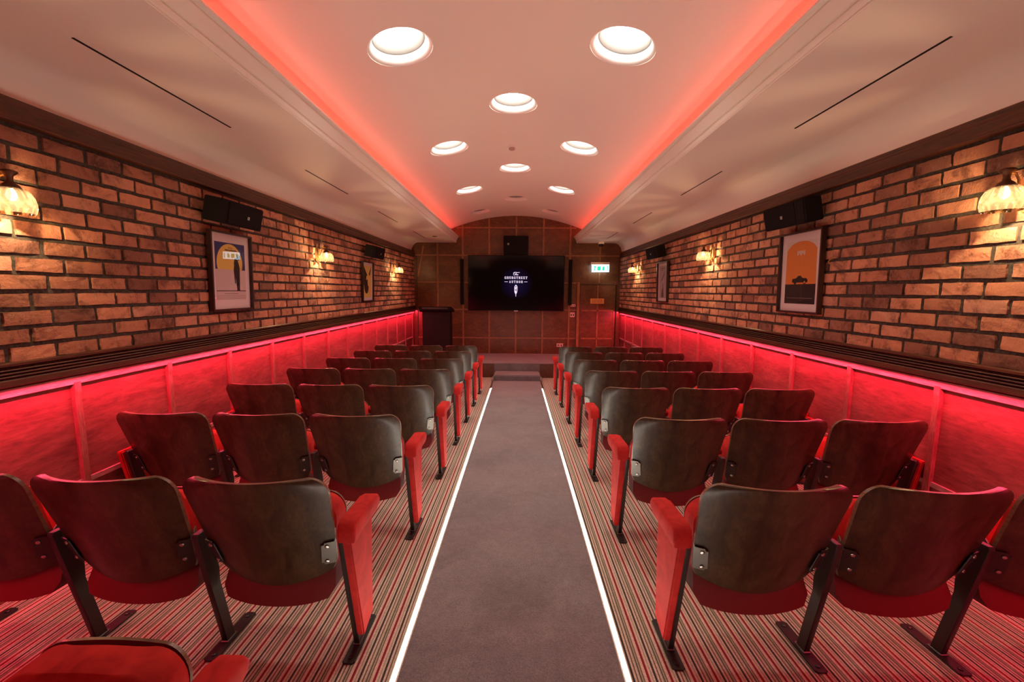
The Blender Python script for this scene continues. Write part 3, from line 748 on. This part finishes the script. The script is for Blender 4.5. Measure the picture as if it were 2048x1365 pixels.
# exit sign
t = empty('exit_sign', (2.075, YE-.14, 2.195))
obj('housing', bbox(-.245, .22, -.035, .14, .065, .125, .006), M_WHITE_TRIM, t)
M_EXW = emis('exit_white', (0.78, 0.93, 1.0), 4.0); M_EXG = emis('exit_green', (0.0, 0.62, 0.26), 1.5)
bm = bmesh.new(); box(bm, -.215, .215, -.006, .006, -.115, .066); obj('lens', bm, M_EXW, t)
bm = bmesh.new()
for sy in (-.0075, .0075):
    def P2(pts): prism(bm, pts, min(sy, sy*.75), max(sy, sy*.75))
    P2([(-.17, -.085), (-.135, -.085), (-.125, -.02), (-.10, .01), (-.135, .035), (-.17, .02), (-.15, -.02)])
    P2([(-.075, -.085), (.0, -.085), (.012, -.02), (.0, .035), (-.03, .02), (-.07, .03), (-.085, -.03)])
    P2([(.045, -.08), (.095, -.08), (.105, -.02), (.095, .03), (.06, .02), (.04, -.02)])
    P2([(.165, -.09), (.19, -.09), (.19, .04), (.165, .04)])
obj('pictogram', bm, M_EXG, t)
tag(t, 'lit white and green exit sign over the panelled door', 'exit sign')
# conduit under the sign
bm = bmesh.new(); box(bm, 2.055, 2.10, YE-.02, YE, 1.80, 2.06); obj('batten', bm, M_BATTEN, ew)
# sockets
M_SOCK = mat('brushed_socket', (0.75, 0.55, 0.50), 0.35, 0.4)
for (x, z, wd, ht, nm) in ((1.425, 1.228, .062, .03, 'small rectangular wall switch left of the door frame, upper one'), (1.415, .988, .06, .06, 'square data outlet plate left of the door frame, lower one'), (1.11, .195, .085, .048, 'double socket outlet low on the end wall above the stage')):
    o = obj('wall_outlet', bbox(-wd, wd, -.012, 0, -ht, ht, .003), M_SOCK, loc=(x, YE-.001, z))
    for k in (-1, 1):
        obj('socket_hole', bbox(k*wd*.45-.012, k*wd*.45+.012, -.0135, -.011, -ht*.45, ht*.35, .001), M_BLACK, o)
    tag(o, nm, 'socket')
# lectern
t = empty('lectern', (-1.93, 10.05, STAGE_Z))
obj('base', bbox(-.34, .34, -.22, .24, 0, .07, .01), M_BLACK, t)
bm = bmesh.new(); prism(bm, [(-.17, .07), (.20, .07), (.20, 1.08), (-.17, 1.14)], -.315, .335, 'x'); obj('body', bm, M_BLACK, t)
bm = bmesh.new(); prism(bm, [(-.25, 1.165), (-.25, 1.235), (-.21, 1.25), (.25, 1.17), (.25, 1.09), (-.17, 1.12)], -.385, .385, 'x')
bmesh.ops.bevel(bm, geom=bm.edges[:], offset=.012, segments=2, affect='EDGES'); obj('reading_top', bm, M_BLACK, t)
obj('lip', bbox(-.30, .30, -.262, -.248, 1.19, 1.23, .003), mat('dark_steel_lip', (.05, .06, .055), .35, .5), t)
tag(t, 'plain black lectern standing on the stage at the left', 'lectern')

# ------------------------------------------------------------------ pictures
def col(name, c, r=.7): return mat(name, c, r)
NAVY, YEL, INK, PINK = col('print_navy', (.035, .045, .16)), col('print_yellow', (.80, .60, .14)), col('print_ink', (.018, .014, .013)), col('print_paper', (.66, .55, .53))
ORG, CREAM, GREY, GREYD = col('print_orange', (.72, .25, .05)), col('print_cream', (.70, .64, .58)), col('print_grey', (.45, .40, .40)), col('print_dark_grey', (.10, .09, .10))
def flat(parent, polys, m, d, name):
    bm = bmesh.new()
    for p in polys:
        vs = [bm.verts.new((d, a, b)) for a, b in p]; r = bmesh.ops.contextual_create(bm, geom=vs)
    bmesh.ops.triangulate(bm, faces=bm.faces)
    ret = bmesh.ops.solidify(bm, geom=bm.faces[:], thickness=.0004)
    return obj(name, bm, m, parent)
def circ(cx, cz, rx, rz, n_=40, a0=0, a1=360): return [(cx+rx*math.cos(math.radians(a0+(a1-a0)*k/n_)), cz+rz*math.sin(math.radians(a0+(a1-a0)*k/n_))) for k in range(n_ if a1-a0 >= 360 else n_+1)]
def rect(a, b, c, d_): return [(a, c), (b, c), (b, d_), (a, d_)]
def picture(s, y, z, w, h, art, label):
    """local x: into the room; local y: to the viewer's right when facing the picture"""
    t = empty('framed_poster'); hw, hh = w/2, h/2; b = .016
    bm = bmesh.new()
    for q in ((-hw, hw, -hh, -hh+b), (-hw, hw, hh-b, hh), (-hw, -hw+b, -hh+b, hh-b), (hw-b, hw, -hh+b, hh-b)): box(bm, 0, .040, q[0], q[1], q[2], q[3])
    obj('frame', bm, M_FRAME, t)
    obj('mount', bbox(.004, .010, -hw+b, hw-b, -hh+b, hh-b), M_MOUNT, t)
    art(t, hw, hh)
    bm = bmesh.new(); bm.faces.new([bm.verts.new((.021, p, q)) for p, q in rect(-hw+b, hw-b, -hh+b, hh-b)]); obj('glass', bm, M_GLASS, t)
    X = XL if s < 0 else XR
    t.location = (X - s*.012, y, z); t.rotation_euler = (0, math.radians(1.6), 0 if s < 0 else math.pi)
    tag(t, label, 'picture', 'framed posters on the brick walls')
def art_moon(t, hw, hh):
    # for s<0 local y runs along +Y: away from the camera, viewer's right
    a, top = hw*.72, hh*.74
    flat(t, [rect(-a, a, .02, top)], NAVY, .0106, 'print_sky'); flat(t, [circ(-.01, .078, .172, .172)], YEL, .0112, 'print_disc')
    flat(t, [rect(-a, a, -hh*.72, .02)], PINK, .0115, 'print_ground')
    flat(t, [rect(-a, a, -hh*.50, -hh*.49+.003)], INK, .0120, 'print_line')
    flat(t, [rect(-a*.5, a*.45, -hh*.57, -hh*.56), rect(-a, a, -hh*.62, -hh*.615), rect(-a, a, -hh*.66, -hh*.655), rect(-a, a, -hh*.70, -hh*.695)], GREYD, .0120, 'print_credits')
    ps = [[(.075, -hh*.49), (.112, -hh*.49), (.118, -.02), (.120, .04), (.105, .09), (.085, .135), (.055, .13), (.04, .08), (.055, .0)], circ(.108, .135, .021, .023, 16), [(.080, .150), (.136, .134), (.132, .150), (.105, .168)], [(.05, .09), (.035, .02), (.045, -.10), (.058, -.11), (.06, .0), (.075, .09)], [(.06, -hh*.49), (.12, -hh*.49), (.12, -hh*.47), (.08, -hh*.46)]]
    flat(t, ps, INK, .0124, 'print_figure')
    rnd = random.Random(3); x = -.07; marks = []
    while x < .08: marks.append(rect(x, x+.010, .188, .202 - rnd.random()*.004)); x += .0145
    flat(t, marks + [rect(-.03, .03, .214, .218)], INK, .0126, 'print_title')
def art_road(t, hw, hh):
    a, c = hw*.72, hh*.80
    flat(t, [rect(-a, a, -c, c)], YEL, .0106, 'print_ground')
    flat(t, [[(-a, c), (-a, .0)] + circ(-.05, -.09, .10, .12, 14, 180, 360) + [(.05, -.05), (.06, -.01), (.0, .06), (-.02, .12), (a, .04), (a, c)]], INK, .0112, 'print_night')
    flat(t, [[(-.05, .10), (-.06, .02), (.02, -.08), (a, -.02), (a, .03), (.0, .05), (-.01, .10), (.05, .14), (.03, .21), (.0, .14)]], YEL, .0118, 'print_road')
    flat(t, [rect(-.06, .06, hh*.56, hh*.58), rect(-.04, .04, hh*.61, hh*.62)], PINK, .0118, 'print_title')
def art_car(t, hw, hh):
    a, c = hw*.72, hh*.77
    flat(t, [rect(-a, a, -c, c)], CREAM, .0106, 'print_ground')
    flat(t, [[(-a, -.13), (a, -.13), (a, .20)] + circ(0, .17, a, .11, 20, 15, 165) + [(-a, .20)]], ORG, .0112, 'print_sky')
    flat(t, [rect(-a, a, -c, -.105)], INK, .0118, 'print_road')
    ps = [[(-.105, -.090), (.100, -.090), (.104, -.068), (.085, -.052), (.035, -.050), (.034, -.048), (-.050, -.048), (-.075, -.054), (-.104, -.056), (-.110, -.075)], [(-.050, -.049), (-.035, -.030), (.018, -.028), (.038, -.049), (.030, -.049), (.014, -.034), (-.030, -.035), (-.042, -.049)], circ(-.065, -.088, .018, .019, 18), circ(.063, -.088, .018, .019, 18)]
    flat(t, ps, INK, .0121, 'print_car'); flat(t, [circ(-.065, -.088, .010, .011, 14), circ(.063, -.088, .010, .011, 14)], ORG, .0124, 'print_wheels')
    flat(t, [rect(-a*.85, a*.85, -c*.82, -c*.815)], CREAM, .0122, 'print_line')
    marks = [rect(-.055+k*.022, -.038+k*.022, .155+.012*(k % 2), .195) for k in range(5)]
    flat(t, marks, CREAM, .0122, 'print_title')
def art_grey(t, hw, hh):
    a, c = hw*.74, hh*.80
    flat(t, [rect(-a, a, -c, c)], GREY, .0106, 'print_ground')
    flat(t, [[(.10, .20), (.06, .12), (-.04, .03), (-.10, .0), (-.08, .03), (.03, .10), (.08, .18)], [(.02, -.06), (-.02, -.12), (.05, -.28), (-.06, -.28), (-.08, -.25), (.0, -.26), (-.04, -.12), (.0, -.05)], [(-.10, -.10), (-.09, -.24), (-.075, -.24), (-.09, -.10)], circ(.0, -.04, .016, .018, 14)], GREYD, .0112, 'print_figures')
    flat(t, [rect(-.09, .08, hh*.66, hh*.69), rect(-.09, .02, hh*.58, hh*.60)], GREYD, .0112, 'print_title')
picture(-1, 3.866, 1.746, .555, .700, art_moon, 'framed poster of a bowed dark figure before a yellow disc')
picture(-1, 7.378, 1.735, .53, .685, art_road, 'framed black and yellow winding road poster on the far left brick wall')
picture(1, 3.900, 1.775, .575, .735, art_car, 'framed orange poster with a small dark car silhouette')
picture(1, 7.548, 1.765, .53, .705, art_grey, 'framed pale grey poster with thin dark figures on the far right brick wall')
# brass hook beside the orange poster
bm = bmesh.new(); tube(bm, [(0, 0, .02), (-.02, 0, .014), (-.03, 0, -.004), (-.018, 0, -.018), (0, 0, -.016)], .005, 8)
tag(obj('wall_hook', bm, M_BRASS, loc=(XR-.002, 3.55, 1.85)), 'tiny brass hook on the brick beside the orange poster', 'hook')

# ------------------------------------------------------------------ wall lamps
def sconce():
    t = empty('wall_lamp')                 # local +x into the room, origin on the wall
    bm = bmesh.new()
    for sc_, d0, d1 in ((1.0, 0.0, .010), (.82, .010, .020)):
        A = [bm.verts.new((d0, .062*sc_*math.cos(2*math.pi*k/32), .105*sc_*math.sin(2*math.pi*k/32))) for k in range(32)]
        B = [bm.verts.new((d1, .055*sc_*math.cos(2*math.pi*k/32), .097*sc_*math.sin(2*math.pi*k/32))) for k in range(32)]
        for k in range(32): bm.faces.new((A[k], A[(k+1) % 32], B[(k+1) % 32], B[k]))
        bm.faces.new(A); bm.faces.new(B)
    o = obj('backplate', bm, M_BRASS, t); autosmooth(o)
    bm = bmesh.new(); tube(bm, [(.015, 0, .0), (.045, 0, -.012), (.062, 0, .015), (.066, 0, .060), (.085, 0, .092), (.112, 0, .096), (.128, 0, .085)], .0065, 10); obj('arm', bm, M_BRASS, t, True)
    bm = bmesh.new(); lathe(bm, [(.004, .118), (.022, .116), (.034, .108), (.030, .100), (.016, .088), (.013, .070), (.017, .055), (.030, .045), (.040, .030), (.041, .022)], 24, (.128, 0, 0), cap0=True); obj('lamp_holder', bm, M_BRONZE, t, True)
    bm = bmesh.new(); lathe(bm, [(.034, .030), (.050, .026), (.068, .010), (.080, -.014), (.086, -.042), (.086, -.066), (.081, -.088), (.078, -.094)], 40, (0, 0, 0))
    obj('lamp_shade', bm, M_SHADE, t, True, (.128, 0, 0))
    bm = bmesh.new(); lathe(bm, [(.006, .03), (.012, .02), (.019, .002), (.020, -.014), (.013, -.028), (.004, -.033)], 20, (.128, 0, 0), cap0=True, cap1=True); obj('bulb', bm, M_BULB, t, True)
    return t
SC = sconce(); fs_ = True
for s, y, z, nm in ((-1, 2.13, 2.055, 'nearest on the left wall, cut by the picture edge'), (-1, 5.60, 2.050, 'middle one on the left wall between the two posters'), (-1, 9.00, 2.045, 'farthest on the left wall near the end wall'),
                 (1, 2.235, 2.105, 'nearest on the right wall, cut by the picture edge'), (1, 5.715, 2.100, 'middle one on the right wall between the two posters'), (1, 9.23, 2.090, 'farthest on the right wall near the end wall'),
                 ):
    o = SC if fs_ else dup(SC); fs_ = False
    X = XL if s < 0 else XR
    o.location = (X, y, z); o.rotation_euler = (0, 0, 0 if s < 0 else math.pi)
    tag(o, 'brass wall lamp, swirled glass shade, %s' % nm, 'wall lamp', 'brass wall lamps on the brick')
    l = bpy.data.lights.new('lamp_light', 'POINT'); l.energy = 16.0; l.color = (1.0, 0.62, 0.32); l.shadow_soft_size = .006
    lo = bpy.data.objects.new('lamp_light', l); COL.objects.link(lo); lo.location = (X - s*.128, y, z-.040)
# remove unused prototypes from view
for k, p in protos.items():
    assert k in first
